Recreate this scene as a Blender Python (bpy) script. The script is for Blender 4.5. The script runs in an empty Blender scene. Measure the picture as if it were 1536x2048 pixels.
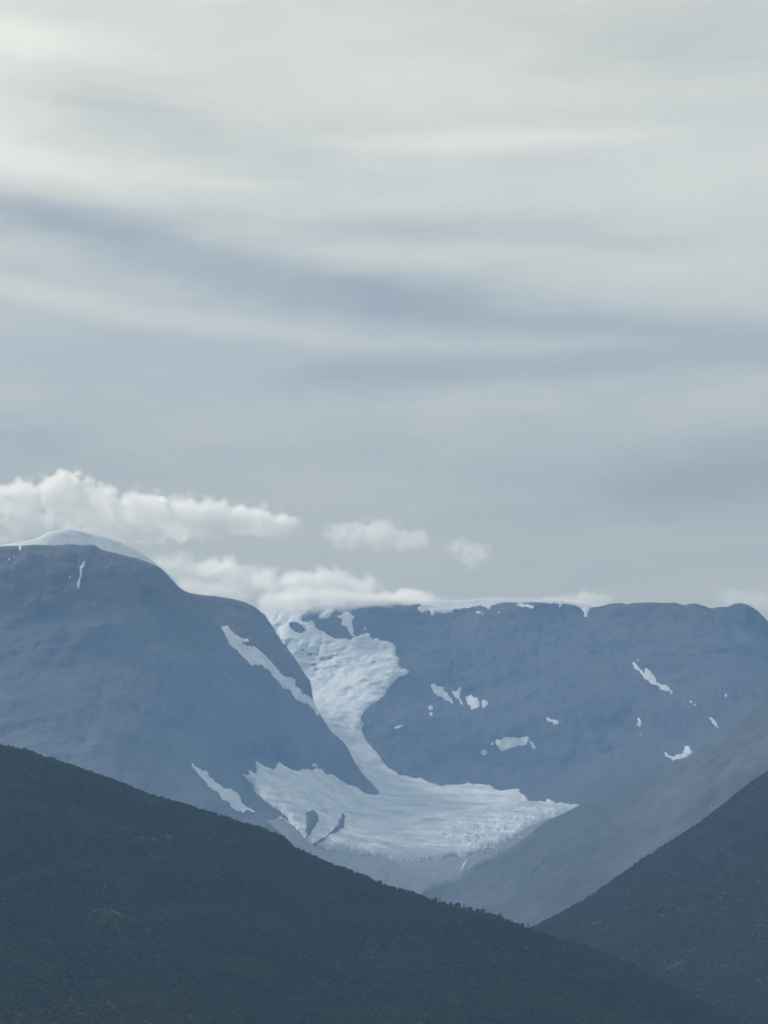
import bpy, bmesh, math, random
import numpy as np
from mathutils import Vector, Matrix
from mathutils.bvhtree import BVHTree
from mathutils.geometry import delaunay_2d_cdt

random.seed(7); np.random.seed(7)
SC = bpy.context.scene
COL = SC.collection

# ------------------------------------------------------------------ camera
FPX = 5139.0                      # focal length in photo pixels (1536 wide)
HOR = 2140.0                      # photo row of the true horizon
CZ = 20.0                         # eye height above the valley ground, metres
PITCH = math.atan((HOR - 1024.0) / FPX)
cam_d = bpy.data.cameras.new('camera')
cam_d.sensor_fit = 'HORIZONTAL'; cam_d.sensor_width = 36.0
cam_d.lens = 36.0 * FPX / 1536.0
cam_d.clip_start = 1.0; cam_d.clip_end = 120000.0
cam = bpy.data.objects.new('camera', cam_d); COL.objects.link(cam)
cam.location = (0, 0, CZ); cam.rotation_euler = (math.pi/2 + PITCH, 0, 0)
SC.camera = cam

# ------------------------------------------------------------------ light
SUN_EL = math.radians(35.0)
SUN_AZ = math.radians(-43.0)      # left of straight ahead: the light comes from behind the mountains
sun_vec = Vector((math.sin(SUN_AZ)*math.cos(SUN_EL), math.cos(SUN_AZ)*math.cos(SUN_EL), math.sin(SUN_EL)))
sun_d = bpy.data.lights.new('sun', 'SUN'); sun_d.energy = 4.3; sun_d.angle = math.radians(6.0)
sun_d.color = (1.0, 0.93, 0.80)
sun = bpy.data.objects.new('sun', sun_d); COL.objects.link(sun)
sun.rotation_euler = (-sun_vec).to_track_quat('-Z', 'Y').to_euler()
sun.location = (-3000, 5000, 6000)

SC.view_settings.view_transform = 'Standard'; SC.view_settings.look = 'None'
SC.view_settings.exposure = 0.0; SC.view_settings.gamma = 1.0
SC.view_settings.use_curve_mapping = False
SC.render.engine = 'CYCLES'
SC.cycles.use_denoising = True
SC.cycles.use_adaptive_sampling = True; SC.cycles.adaptive_threshold = 0.045
SC.cycles.max_bounces = 16; SC.cycles.diffuse_bounces = 2; SC.cycles.volume_bounces = 16
SC.cycles.transparent_max_bounces = 12
SC.cycles.volume_step_rate = 0.12; SC.cycles.volume_max_steps = 512


class NT:
    """small helper to write node trees"""
    def __init__(s, tree): s.t = tree; s.n = tree.nodes; s.l = tree.links
    def node(s, typ, **kw):
        n = s.n.new(typ)
        for k, v in kw.items(): setattr(n, k, v)
        return n
    def put(s, sock, v):
        if hasattr(v, 'is_linked') or hasattr(v, 'links'): s.l.new(v, sock)
        else: sock.default_value = v
    def math(s, op, a, b=None, c=None, clamp=False):
        n = s.node('ShaderNodeMath', operation=op); n.use_clamp = clamp
        s.put(n.inputs[0], a)
        if b is not None: s.put(n.inputs[1], b)
        if c is not None: s.put(n.inputs[2], c)
        return n.outputs[0]
    def vmath(s, op, a, b=None, out=0):
        n = s.node('ShaderNodeVectorMath', operation=op)
        s.put(n.inputs[0], a)
        if b is not None: s.put(n.inputs[1], b)
        return n.outputs[out]
    def noise(s, vec, scale, detail=4.0, rough=0.5, dist=0.0, color=False):
        n = s.node('ShaderNodeTexNoise')
        s.put(n.inputs['Vector'], vec); s.put(n.inputs['Scale'], scale)
        n.inputs['Detail'].default_value = detail; n.inputs['Roughness'].default_value = rough
        n.inputs['Distortion'].default_value = dist
        return n.outputs['Color' if color else 'Fac']
    def mapping(s, vec, scale=(1, 1, 1), rot=(0, 0, 0), loc=(0, 0, 0), typ='POINT'):
        n = s.node('ShaderNodeMapping', vector_type=typ)
        s.put(n.inputs['Vector'], vec); n.inputs['Scale'].default_value = scale
        n.inputs['Rotation'].default_value = rot; n.inputs['Location'].default_value = loc
        return n.outputs[0]
    def ramp(s, fac, stops):
        n = s.node('ShaderNodeValToRGB'); s.put(n.inputs[0], fac)
        el = n.color_ramp.elements
        while len(el) < len(stops): el.new(0.5)
        for e, (p, c) in zip(el, stops):
            e.position = p; e.color = (*c, 1) if len(c) == 3 else c
        return n.outputs[0]
    def mix(s, fac, a, b, blend='MIX'):
        n = s.node('ShaderNodeMix', data_type='RGBA', blend_type=blend)
        s.put(n.inputs['Factor'], fac); s.put(n.inputs['A'], a); s.put(n.inputs['B'], b)
        return n.outputs['Result']
    def smooth(s, v, lo, hi, a=0.0, b=1.0):
        n = s.node('ShaderNodeMapRange', interpolation_type='SMOOTHSTEP')
        s.put(n.inputs[0], v); n.inputs[1].default_value = lo; n.inputs[2].default_value = hi
        n.inputs[3].default_value = a; n.inputs[4].default_value = b
        return n.outputs[0]


def azel(u, v):
    """photo pixel -> (azimuth to the right of north, elevation), radians"""
    a = (u - 768.0)/FPX; b = (1024.0 - v)/FPX
    d = Vector((a, math.cos(PITCH) - b*math.sin(PITCH), math.sin(PITCH) + b*math.cos(PITCH))).normalized()
    return math.atan2(d.x, d.y), math.asin(d.z)


# ------------------------------------------------------------------ world: sky behind a thin streaky altostratus veil
world = bpy.data.worlds.new('World'); SC.world = world; world.use_nodes = True
W = NT(world.node_tree); W.n.clear()
sky = W.node('ShaderNodeTexSky', sky_type='NISHITA')
sky.sun_disc = False; sky.sun_elevation = SUN_EL; sky.sun_rotation = SUN_AZ % (2*math.pi)
sky.air_density = 1.0; sky.dust_density = 1.5
tc = W.node('ShaderNodeTexCoord'); sep = W.node('ShaderNodeSeparateXYZ')
W.l.new(tc.outputs['Generated'], sep.inputs[0])
az = W.math('ARCTAN2', sep.outputs[0], sep.outputs[1])
el = W.math('ARCSINE', sep.outputs[2])
comb = W.node('ShaderNodeCombineXYZ'); W.put(comb.inputs[0], az); W.put(comb.inputs[1], el)
AE = comb.outputs[0]
warpc = W.noise(W.mapping(AE, scale=(9, 28, 1)), 1.0, 3.0, 0.55, color=True)
warp = W.vmath('MULTIPLY', W.vmath('SUBTRACT', warpc, (0.5, 0.5, 0.5)), (0.05, 0.012, 0.0))
warp2c = W.noise(W.mapping(AE, scale=(40, 130, 1), loc=(2.2, 5.1, 0)), 1.0, 4.0, 0.6, color=True)
warp2 = W.vmath('MULTIPLY', W.vmath('SUBTRACT', warp2c, (0.5, 0.5, 0.5)), (0.03, 0.006, 0.0))
P = W.vmath('ADD', W.vmath('ADD', AE, warp), warp2)
fine = W.noise(W.mapping(P, scale=(14, 52, 1), rot=(0, 0, math.radians(-6))), 1.0, 9.0, 0.66)
broad = W.noise(W.mapping(P, scale=(4, 14, 1), rot=(0, 0, math.radians(-6)), loc=(3.1, 1.7, 0)), 1.0, 3.0, 0.5)
# brightness of the veil (linear), then streaks: (u, v, half length px, half width px, slope px/px, amount)
L = W.math('ADD', W.math('MULTIPLY', W.math('SUBTRACT', fine, 0.5), 0.22), W.math('MULTIPLY', W.math('SUBTRACT', broad, 0.5), 0.16))
elev = W.smooth(el, azel(768, 1150)[1], azel(768, 150)[1], 0.0, 0.22)
L = W.math('ADD', L, W.math('ADD', elev, 0.597))
STREAKS = [
    (60, 425, 420, 40, 0.06, -0.16), (330, 505, 380, 50, 0.19, -0.17), (850, 612, 420, 46, 0.10, -0.15),
    (1250, 650, 300, 24, 0.08, -0.07), (860, 452, 260, 30, 0.02, -0.10), (1180, 487, 260, 22, 0.06, -0.07),
    (950, 735, 430, 38, -0.03, -0.12), (1450, 700, 320, 40, -0.10, -0.07), (1480, 960, 420, 70, -0.06, -0.14), (40, 900, 300, 60, 0.05, -0.06),
    (150, 195, 130, 20, 0.10, -0.06), (380, 270, 320, 55, 0.16, -0.07), (0, 545, 170, 20, 0.05, -0.06),
    (20, 60, 260, 40, 0.06, 0.14), (0, 200, 130, 130, 0.0, 0.12), (40, 330, 330, 42, 0.05, 0.14),
    (470, 368, 110, 12, 0.05, 0.07), (900, 288, 330, 20, 0.01, 0.10), (450, 655, 420, 24, 0.10, 0.08),
    (120, 600, 250, 26, 0.13, 0.05), (760, 525, 230, 26, -0.02, 0.05), (1400, 560, 260, 60, 0.05, 0.06),
    (1350, 60, 500, 90, 0.05, -0.10), (1500, 330, 400, 60, 0.02, 0.03), (640, 110, 400, 50, 0.05, 0.04), (900, 830, 500, 40, -0.04, 0.03), (760, 640, 1500, 150, 0.03, -0.055), (1250, 900, 700, 90, -0.03, -0.03), (760, 60, 1500, 170, 0.0, -0.03),
    (230, 175, 60, 9, 0.12, -0.04), (300, 215, 80, 10, 0.05, -0.04), (620, 500, 90, 12, 0.0, 0.05), (1120, 275, 260, 14, 0.02, 0.04), (700, 335, 120, 10, -0.03, 0.03), (1000, 690, 260, 14, 0.02, 0.03), (560, 440, 200, 16, 0.02, -0.04),
]
for (u, v, hl, hw, sl, amt) in STREAKS:
    a0, e0 = azel(u, v)
    m = W.mapping(P, scale=(hl/FPX, hw/FPX, 1.0), rot=(0, 0, -math.atan(sl)), loc=(a0, e0, 0), typ='TEXTURE')
    d2 = W.vmath('DOT_PRODUCT', m, m, out=1)
    g = W.math('POWER', 0.3679, d2)
    L = W.math('MULTIPLY_ADD', g, amt, L)
tint = W.ramp(W.smooth(L, 0.46, 0.98), [(0.0, (0.965, 1.025, 0.985)), (0.5, (1.075, 1.07, 0.915)), (1.0, (1.13, 1.105, 0.935))])
lowtint = W.mix(W.smooth(el, azel(768, 1250)[1], azel(768, 600)[1]), (1.13, 1.05, 0.86, 1), (1, 1, 1, 1))
tint = W.mix(1.0, tint, lowtint, 'MULTIPLY')
veil = W.mix(1.0, tint, W.math('MULTIPLY', L, 10.0), 'MULTIPLY')
cover = W.smooth(broad, 0.15, 0.5, 0.86, 0.95)
skymix = W.mix(cover, sky.outputs[0], veil)
world.cycles.sampling_method = 'MANUAL'; world.cycles.sample_map_resolution = 512
bg = W.node('ShaderNodeBackground'); W.l.new(skymix, bg.inputs[0]); bg.inputs[1].default_value = 0.1
wo = W.node('ShaderNodeOutputWorld'); W.l.new(bg.outputs[0], wo.inputs[0])


# ------------------------------------------------------------------ maths helpers
def ray(u, v):
    a = (u - 768.0)/FPX; b = (1024.0 - v)/FPX
    return Vector((a, math.cos(PITCH) - b*math.sin(PITCH), math.sin(PITCH) + b*math.cos(PITCH)))

def at(u, v, Y):
    d = ray(u, v); t = Y/d.y
    return Vector((d.x*t, Y, CZ + d.z*t))

def _hash(ix, iy, iz, seed):
    h = (ix*374761393 + iy*668265263 + iz*2147483647 + seed*1274126177) & 0xFFFFFFFF
    h = ((h ^ (h >> 13))*1274126177) & 0xFFFFFFFF
    h = ((h ^ (h >> 16))*2246822519) & 0xFFFFFFFF
    return ((h ^ (h >> 15)) & 0xFFFFFF)/float(0xFFFFFF)

def vnoise(x, y, z, seed=0):
    x = np.asarray(x, float); y = np.asarray(y, float); z = np.asarray(z, float)
    x, y, z = np.broadcast_arrays(x, y, z)
    ix, iy, iz = [np.floor(q).astype(np.int64) for q in (x, y, z)]
    f = [q - np.floor(q) for q in (x, y, z)]
    w = [q*q*q*(q*(q*6 - 15) + 10) for q in f]
    r = 0
    for dx in (0, 1):
        for dy in (0, 1):
            for dz in (0, 1):
                r = r + _hash(ix+dx, iy+dy, iz+dz, seed) * (w[0] if dx else 1-w[0]) * (w[1] if dy else 1-w[1]) * (w[2] if dz else 1-w[2])
    return r*2 - 1

def fbm(x, y, z, octv=5, seed=0, gain=0.5):
    r = 0; a = 1.0; f = 1.0
    for i in range(octv):
        r = r + a*vnoise(np.asarray(x)*f + 17.3*i, np.asarray(y)*f - 9.1*i, np.asarray(z)*f + 3.7*i, seed+i); a *= gain; f *= 2.03
    return r

class TPS:
    """thin-plate surface: depth y of a mountain side as a function of (x, z)"""
    def __init__(s, pts, smooth=1e-4):
        p = np.array([[q.x, q.z] for q in pts])/1000.0; y = np.array([q.y for q in pts])
        n = len(p); K = s.phi(np.linalg.norm(p[:, None]-p[None], axis=2)) + smooth*np.eye(n)
        A = np.zeros((n+3, n+3)); A[:n, :n] = K; A[:n, n] = 1; A[:n, n+1:] = p; A[n, :n] = 1; A[n+1:, :n] = p.T
        s.w = np.linalg.solve(A, np.concatenate([y, np.zeros(3)])); s.p = p
    @staticmethod
    def phi(r): return np.where(r > 1e-9, r*r*np.log(np.maximum(r, 1e-9)), 0)
    def __call__(s, x, z):
        sh = x.shape; q = np.stack([x.ravel(), z.ravel()], 1)/1000.0
        out = np.empty(len(q))
        for i in range(0, len(q), 20000):
            b = q[i:i+20000]
            r = np.sqrt(((b[:, None]-s.p[None])**2).sum(2))
            out[i:i+20000] = s.phi(r) @ s.w[:len(s.p)] + s.w[-3] + b @ s.w[-2:]
        return out.reshape(sh)


# ------------------------------------------------------------------ object helpers
def link_mesh(name, verts, faces, mat, parent=None, smooth=True):
    me = bpy.data.meshes.new(name); me.from_pydata(verts, [], faces); me.update()
    if smooth: me.polygons.foreach_set('use_smooth', [True]*len(me.polygons))
    if mat: me.materials.append(mat)
    o = bpy.data.objects.new(name, me); COL.objects.link(o)
    if parent: o.parent = parent
    return o

def tag(o, label=None, cat=None, group=None, kind=None):
    if label: o['label'] = label
    if cat: o['category'] = cat
    if group: o['group'] = group
    if kind: o['kind'] = kind
    return o

def material(name):
    m = bpy.data.materials.new(name); m.use_nodes = True
    t = NT(m.node_tree); t.n.clear()
    out = t.node('ShaderNodeOutputMaterial')
    return m, t, out

def finish(t, out, col, rough=0.9, height=None, bump=1.0, dist=1.0, spec=0.2):
    b = t.node('ShaderNodeBsdfPrincipled')
    t.put(b.inputs['Base Color'], col); t.put(b.inputs['Roughness'], rough)
    b.inputs['Specular IOR Level'].default_value = spec
    if height is not None:
        n = t.node('ShaderNodeBump'); n.inputs['Strength'].default_value = bump; n.inputs['Distance'].default_value = dist
        t.put(n.inputs['Height'], height); t.l.new(n.outputs[0], b.inputs['Normal'])
    t.l.new(b.outputs[0], out.inputs['Surface'])

def pos(t): return t.node('ShaderNodeNewGeometry').outputs['Position']

def rock_mat(name, dark, light, green=None, streak=1.0, low_haze=None, lean=0.0):
    m, t, out = material(name); p = pos(t)
    n1 = t.noise(p, 0.004, 6, 0.6); n2 = t.noise(t.mapping(t.mapping(p, rot=(0, lean, 0)), scale=(0.03, 0.012, 0.006)), 1.0, 6, 0.62)
    n3 = t.noise(p, 0.05, 5, 0.65)
    f = t.math('ADD', t.math('MULTIPLY', n1, 0.4), t.math('ADD', t.math('MULTIPLY', n2, 0.35*streak), t.math('MULTIPLY', n3, 0.2)))
    c = t.ramp(f, [(0.32, dark), (0.66, light)])
    if green:
        g = t.smooth(t.noise(p, 0.0022, 5, 0.6), 0.48, 0.62)
        c = t.mix(t.math('MULTIPLY', g, 0.7), c, (*green, 1))
    if low_haze:      # valley haze painted into the colour, paler towards the foot of the face
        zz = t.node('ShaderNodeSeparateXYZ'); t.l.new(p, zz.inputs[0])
        haze_z = t.math('ADD', zz.outputs[2], t.math('MULTIPLY', t.math('SUBTRACT', t.noise(t.mapping(p, scale=(0.006, 0.002, 0.0012)), 1.0, 5, .6), .5), 900.0))
        c = t.mix(t.math('MULTIPLY', t.smooth(haze_z, 700.0, 1150.0, 0.5, 0.0), t.smooth(n3, .3, .6, .6, 1.0)), c, (*low_haze, 1))
    finish(t, out, c, 0.95, n3, 0.8, 12.0)
    return m

def snow_mat(name, a, b, sc=0.01, bump=0.6, dirt=0.25):
    m, t, out = material(name); p = pos(t)
    n1 = t.noise(p, sc, 6, 0.6); n2 = t.noise(t.mapping(p, scale=(0.02, 0.08, 0.1)), 1.0, 5, 0.6)
    n3 = t.noise(p, 0.12, 4, 0.6)
    f = t.math('ADD', t.math('MULTIPLY', n1, 0.6), t.math('MULTIPLY', n2, 0.4))
    c = t.ramp(f, [(0.36, b), (0.6, a)])
    d = t.smooth(t.noise(t.mapping(p, scale=(0.01, 0.03, 0.05), loc=(7, 3, 1)), 1.0, 6, 0.65), 0.56, 0.72)
    c = t.mix(t.math('MULTIPLY', d, dirt), c, (0.22, 0.25, 0.28, 1))
    finish(t, out, c, 0.7, t.math('ADD', n2, t.math('MULTIPLY', n3, 0.5)), bump, 6.0)
    return m

M = {}
M['rock_far'] = rock_mat('dark_rock', (0.006, 0.009, 0.012), (0.105, 0.11, 0.11))
M['rock_left'] = rock_mat('dark_rock_heath', (0.010, 0.014, 0.016), (0.115, 0.12, 0.118), (0.03, 0.04, 0.025), low_haze=(0.165, 0.185, 0.2))
M['slope'] = rock_mat('scree_heath', (0.008, 0.014, 0.018), (0.135, 0.152, 0.162), (0.03, 0.046, 0.04), lean=0.95)
M['till'] = rock_mat('till', (0.1, 0.115, 0.128), (0.28, 0.305, 0.32))
M['outcrop'] = rock_mat('outcrop_rock', (0.04, 0.044, 0.047), (0.1, 0.105, 0.105))
M['floor_a'] = rock_mat('forest_floor', (0.012, 0.021, 0.014), (0.028, 0.04, 0.025))
M['heath'] = rock_mat('heath', (0.028, 0.038, 0.024), (0.048, 0.058, 0.036))
M['snow'] = snow_mat('old_snow', (0.74, 0.76, 0.77), (0.5, 0.55, 0.6), 0.02, 0.8, 0.45)
m, t, out = material('glacier_ice'); p = pos(t)
n1 = t.noise(p, 0.009, 6, 0.6); n2 = t.noise(t.mapping(p, scale=(0.008, 0.03, 0.09)), 1.0, 6, 0.62, 0.4); n3 = t.noise(p, 0.12, 4, 0.6)
c = t.ramp(t.math('ADD', t.math('MULTIPLY', n1, 0.5), t.math('MULTIPLY', n2, 0.5)), [(0.39, (0.38, 0.47, 0.55)), (0.5, (0.60, 0.66, 0.69)), (0.61, (0.80, 0.82, 0.81))])
ln = t.smooth(t.math('ABSOLUTE', t.math('SUBTRACT', t.noise(t.mapping(p, scale=(0.006, 0.02, 0.075), loc=(4, 2, 9)), 1.0, 5, 0.6, 0.6), 0.5)), 0.0, 0.022, 1.0, 0.0)
c = t.mix(t.math('MULTIPLY', ln, 0.65), c, (0.2, 0.27, 0.34, 1))
zz = t.node('ShaderNodeSeparateXYZ'); t.l.new(p, zz.inputs[0])
dz = t.math('ADD', zz.outputs[2], t.math('MULTIPLY', t.math('SUBTRACT', n1, 0.5), 160.0))
dirt = t.smooth(dz, 600.0, 700.0, 0.9, 0.0)
c = t.mix(t.math('MULTIPLY', dirt, t.smooth(n3, 0.25, 0.6, 0.6, 1.0)), c, (0.2, 0.235, 0.265, 1))
finish(t, out, c, 0.65, t.math('ADD', n2, t.math('MULTIPLY', n3, 0.5)), 0.8, 5.0); M['ice'] = m
M['serac'] = snow_mat('serac_ice', (0.82, 0.86, 0.88), (0.52, 0.66, 0.74), 0.06, 0.8, 0.1)
m, t, out = material('water'); finish(t, out, t.ramp(t.noise(pos(t), 0.2), [(0.3, (0.6, 0.64, 0.66)), (0.7, (0.85, 0.87, 0.88))]), 0.4); M['water'] = m
m, t, out = material('bark'); finish(t, out, t.ramp(t.noise(pos(t), 2.0), [(0.3, (0.06, 0.05, 0.04)), (0.7, (0.2, 0.19, 0.17))])); M['bark'] = m
m, t, out = material('leaf')
oi = t.node('ShaderNodeObjectInfo')
rnd = t.math('ADD', t.math('MULTIPLY', oi.outputs['Random'], 0.15), t.math('ADD', t.math('MULTIPLY', t.noise(pos(t), 0.009, 4, .6), 0.6), t.math('MULTIPLY', t.noise(pos(t), 0.05, 3), 0.25)))
b = t.node('ShaderNodeBsdfPrincipled'); b.inputs['Roughness'].default_value = 0.9; b.inputs['Specular IOR Level'].default_value = 0.1
t.put(b.inputs['Base Color'], t.ramp(rnd, [(0.38, (0.008, 0.022, 0.024)), (0.5, (0.015, 0.033, 0.029)), (0.62, (0.028, 0.049, 0.032))]))
# leaves of one crown lie every way: their mean facing is upward
geo = t.node('ShaderNodeNewGeometry')
t.l.new(t.vmath('NORMALIZE', t.vmath('ADD', t.vmath('MULTIPLY', geo.outputs['Normal'], (.5, .5, .5)), (0, -0.2, 0.55))), b.inputs['Normal'])
t.l.new(b.outputs[0], out.inputs['Surface']); M['leaf'] = m
m, t, out = material('spruce_needles')
finish(t, out, t.ramp(t.noise(pos(t), 0.5), [(0.3, (0.012, 0.022, 0.012)), (0.7, (0.03, 0.045, 0.022))]), 0.8); M['needle'] = m


# ------------------------------------------------------------------ terrain sheets
BVH = {}; SURF = {}
def build_sheet(name, rim, ctrl, mat, u0, u1, nx, nz, zbot=-6.0, amp=18.0, wav=220.0, gully=0.0, jag=3.0, back=0.6, backlen=700.0, rround=35.0, parent=None, key=None, seed=1, smooth=2e-4, rimblur=True, calm=None, gain=0.5):
    R = [at(*q) for q in rim]; Cc = [at(*q) for q in ctrl]
    s = TPS(R + Cc, smooth)
    rx = np.array([q.x for q in R]); rz = np.array([q.z for q in R])
    x = np.linspace(rx[0], rx[-1], nx)
    zr = np.interp(x, rx, rz)
    k = max(1, nx//350)
    ker = np.hanning(2*k+3)[1:-1]; ker /= ker.sum()
    if rimblur: zr = np.convolve(np.pad(zr, len(ker)//2, mode='edge'), ker, 'valid')
    zr = zr + jag*fbm(x/38.0, 0*x + seed, 0*x, 5, seed+50, 0.55)
    zr = np.maximum(zr, zbot + 2)
    tt = np.linspace(0, 1, nz)[None, :]
    X = np.repeat(x[:, None], nz, 1); Z = zbot + (zr[:, None] - zbot)*tt
    Yb = s(X, Z)
    rel = np.clip((zr[:, None] - Z)/70.0, 0, 1)
    n = amp*fbm(X/wav, Z/wav, Yb/wav*0.7, 6, seed, gain)
    if gully: 
        wv = 0.35*fbm(X/300.0, Z/300.0, 0*X, 3, seed+9)
        g = 1 - np.abs(vnoise(X/70.0 + wv*3, Z/420.0, 0*X, seed+20)) ; g2 = 1 - np.abs(vnoise(X/31.0 + wv*5, Z/200.0, 0*X, seed+21))
        n = n + gully*(g*g - 0.5) + gully*0.5*(g2*g2 - 0.5)
    if calm: n = n*(0.15 + 0.85*np.clip((Z - calm[0])/(calm[1] - calm[0]), 0, 1))
    Y = Yb + n*(0.15 + 0.85*rel)
    Y = Y + rround*np.clip(1 - (zr[:, None] - Z)/rround, 0, 1)**2
    # far side
    nb = 14
    kb = (np.arange(1, nb+1)/nb)**1.6
    YB = Y[:, -1:] + backlen*kb[None]
    ZB = zr[:, None] - np.minimum(backlen*back*kb[None]**1.25, (zr[:, None] - zbot)*kb[None]) + 6*fbm(X[:, :1]/90.0, YB/90.0, 0*YB, 4, seed+3)*np.minimum(1, kb[None]*3)
    XB = np.repeat(x[:, None], nb, 1)
    X = np.concatenate([X, XB], 1); Y = np.concatenate([Y, YB], 1); Z = np.concatenate([Z, ZB], 1)
    V = np.stack([X.ravel(), Y.ravel(), Z.ravel()], 1); nr = nz + nb
    i = np.arange(nx-1)[:, None]; j = np.arange(nr-1)[None]
    a = (i*nr + j).ravel()
    F = np.stack([a, a+nr, a+nr+1, a+1], 1)
    VL = V.tolist(); FL = F.tolist()
    o = link_mesh(name, VL, FL, mat, parent)
    BVH[key or name] = BVHTree.FromPolygons(VL, FL)
    SURF[key or name] = (V.reshape(nx, nr, 3), nz)
    return o

# back wall, glacier trough and basin floor
back_rim = [(-60, 1240, 11600), (400, 1232, 11200), (540, 1224, 11050), (600, 1216, 11000), (660, 1206, 10980), (730, 1199, 10950), (800, 1200, 10950), (835, 1202, 10950), (850, 1212, 10940),
    (905, 1217, 10920), (960, 1210, 10900), (1010, 1204, 10880), (1040, 1203, 10860), (1120, 1204, 10800), (1150, 1209, 10780), (1168, 1214, 10780), (1185, 1213, 10760), (1225, 1206, 10700),
    (1290, 1205, 10650), (1355, 1204, 10600), (1372, 1208, 10590), (1388, 1206, 10580), (1420, 1214, 10560), (1455, 1212, 10540), (1478, 1203, 10520), (1495, 1208, 10500), (1515, 1220, 10480), (1540, 1245, 10450), (1600, 1300, 10400), (1700, 1340, 10300), (1900, 1400, 10200)]
back_ctrl = [(540, 1250, 10900), (620, 1300, 10550), (600, 1400, 10250), (700, 1280, 10550), (760, 1290, 10550), (700, 1350, 10200), (800, 1345, 10150), (660, 1420, 9900), (720, 1440, 9650), (700, 1490, 9450), (760, 1545, 9150),
    (850, 1300, 10450), (900, 1400, 9950), (800, 1430, 9620), (800, 1500, 9300), (860, 1555, 9080), (1000, 1300, 10350), (1000, 1450, 9600), (1000, 1560, 9150), (1150, 1300, 10250), (1150, 1450, 9500), (1150, 1590, 8900),
    (1300, 1300, 10050), (1350, 1450, 9250), (1450, 1350, 9650), (1500, 1500, 8700), (1650, 1450, 9000), (1300, 1600, 8500),
    (560, 1475, 8750), (560, 1525, 8140), (505, 1545, 7900), (530, 1600, 7620), (560, 1575, 7850), (640, 1540, 8380), (640, 1600, 7980), (700, 1575, 8500), (760, 1592, 8600), (850, 1590, 8750), (950, 1595, 8700), (1080, 1605, 8650),
    (700, 1640, 7900), (850, 1635, 8050), (1000, 1640, 8000), (900, 1660, 7800), (900, 1700, 7500), (700, 1690, 7450), (1000, 1700, 7450), (850, 1775, 7050), (650, 1720, 7150), (520, 1650, 7300), (450, 1600, 7800), (400, 1700, 6900), (1000, 1850, 6600), (600, 1900, 6400), (1100, 1720, 7250), (1300, 1900, 6600), (300, 1400, 9300)]
back_wall = build_sheet('mountain_back', back_rim, back_ctrl, M['rock_far'], 0, 0, 800, 280, amp=34, wav=260, gain=0.6, gully=13, jag=4.6, rround=14, rimblur=False, calm=(920, 1080), back=0.05, backlen=600, seed=3, key='back')
tag(back_wall, kind='structure')

# left mountain with its spur running down to the glacier
left_rim = [(-420, 1100, 9000), (-200, 1094, 8950), (0, 1089, 8900), (60, 1086, 8900), (120, 1085, 8900), (188, 1087, 8900), (198, 1095, 8900), (230, 1104, 8900), (262, 1110, 8900), (300, 1124, 8900), (318, 1132, 8900), (345, 1158, 8910), (360, 1173, 8920), (378, 1184, 8940),
    (430, 1188, 9050), (465, 1193, 9080), (490, 1200, 9080), (512, 1213, 9080), (528, 1228, 9070), (545, 1250, 9050), (556, 1272, 9020), (575, 1295, 8990), (592, 1318, 8960), (605, 1340, 8930), (618, 1356, 8900), (624, 1366, 8880), (622, 1376, 8860), (626, 1402, 8820), (640, 1425, 8780), (662, 1460, 8740), (690, 1485, 8690), (702, 1508, 8660), (716, 1535, 8630), (735, 1556, 8600), (752, 1574, 8570), (764, 1587, 8560), (800, 1640, 8560), (860, 1740, 8560), (950, 1850, 8560)]
left_ctrl = [(-300, 1300, 8300), (-300, 1600, 7000), (0, 1250, 8350), (0, 1480, 7300), (0, 1700, 6600), (200, 1200, 8550), (170, 1300, 8200), (300, 1300, 8300), (250, 1400, 7850), (300, 1560, 7250), (400, 1300, 8500), (435, 1250, 8750), (480, 1310, 8640), (560, 1365, 8640), (610, 1395, 8740), (500, 1280, 8700), (560, 1330, 8720),
    (450, 1420, 8200), (560, 1430, 8420), (600, 1470, 8430), (650, 1510, 8450), (640, 1530, 8460), (560, 1490, 8170), (510, 1525, 8160), (560, 1525, 8220), (700, 1565, 8490), (620, 1580, 8250), (470, 1545, 7980), (500, 1590, 7850), (550, 1640, 7680), (600, 1680, 7600), (420, 1540, 7750), (430, 1600, 7350), (350, 1600, 7200), (700, 1640, 8250), (500, 1750, 7000), (700, 1800, 7800), (200, 1800, 6400)]
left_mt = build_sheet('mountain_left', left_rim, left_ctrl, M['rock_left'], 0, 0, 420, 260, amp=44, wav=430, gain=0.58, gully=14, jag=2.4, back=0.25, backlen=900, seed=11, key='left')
tag(left_mt, kind='structure')

# grey valley side on the right
right_rim = [(740, 1860, 7250), (800, 1822, 7150), (850, 1790, 7060), (880, 1778, 7000), (930, 1752, 6950), (985, 1722, 6900), (1040, 1682, 6860), (1075, 1655, 6840), (1100, 1636, 6820), (1118, 1628, 6810), (1150, 1611, 6800), (1200, 1594, 6750), (1260, 1570, 6700), (1340, 1532, 6650), (1400, 1497, 6600), (1460, 1452, 6550), (1536, 1395, 6480), (1650, 1320, 6400), (1900, 1180, 6300)]
right_ctrl = [(900, 1850, 6600), (1000, 1800, 6550), (1080, 1845, 6000), (1100, 1720, 6500), (1200, 1700, 6300), (1300, 1650, 6250), (1300, 1760, 5800), (1400, 1600, 6150), (1536, 1540, 5900), (1536, 1700, 5400), (1750, 1500, 5700), (1750, 1800, 5000), (1300, 2000, 5000), (1000, 2000, 5600)]
right_sl = build_sheet('valley_slope_right', right_rim, right_ctrl, M['slope'], 0, 0, 320, 200, amp=24, wav=190, gain=0.6, gully=12, jag=2.8, back=0.35, backlen=500, seed=21, key='slope')
tag(right_sl, kind='structure')

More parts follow.
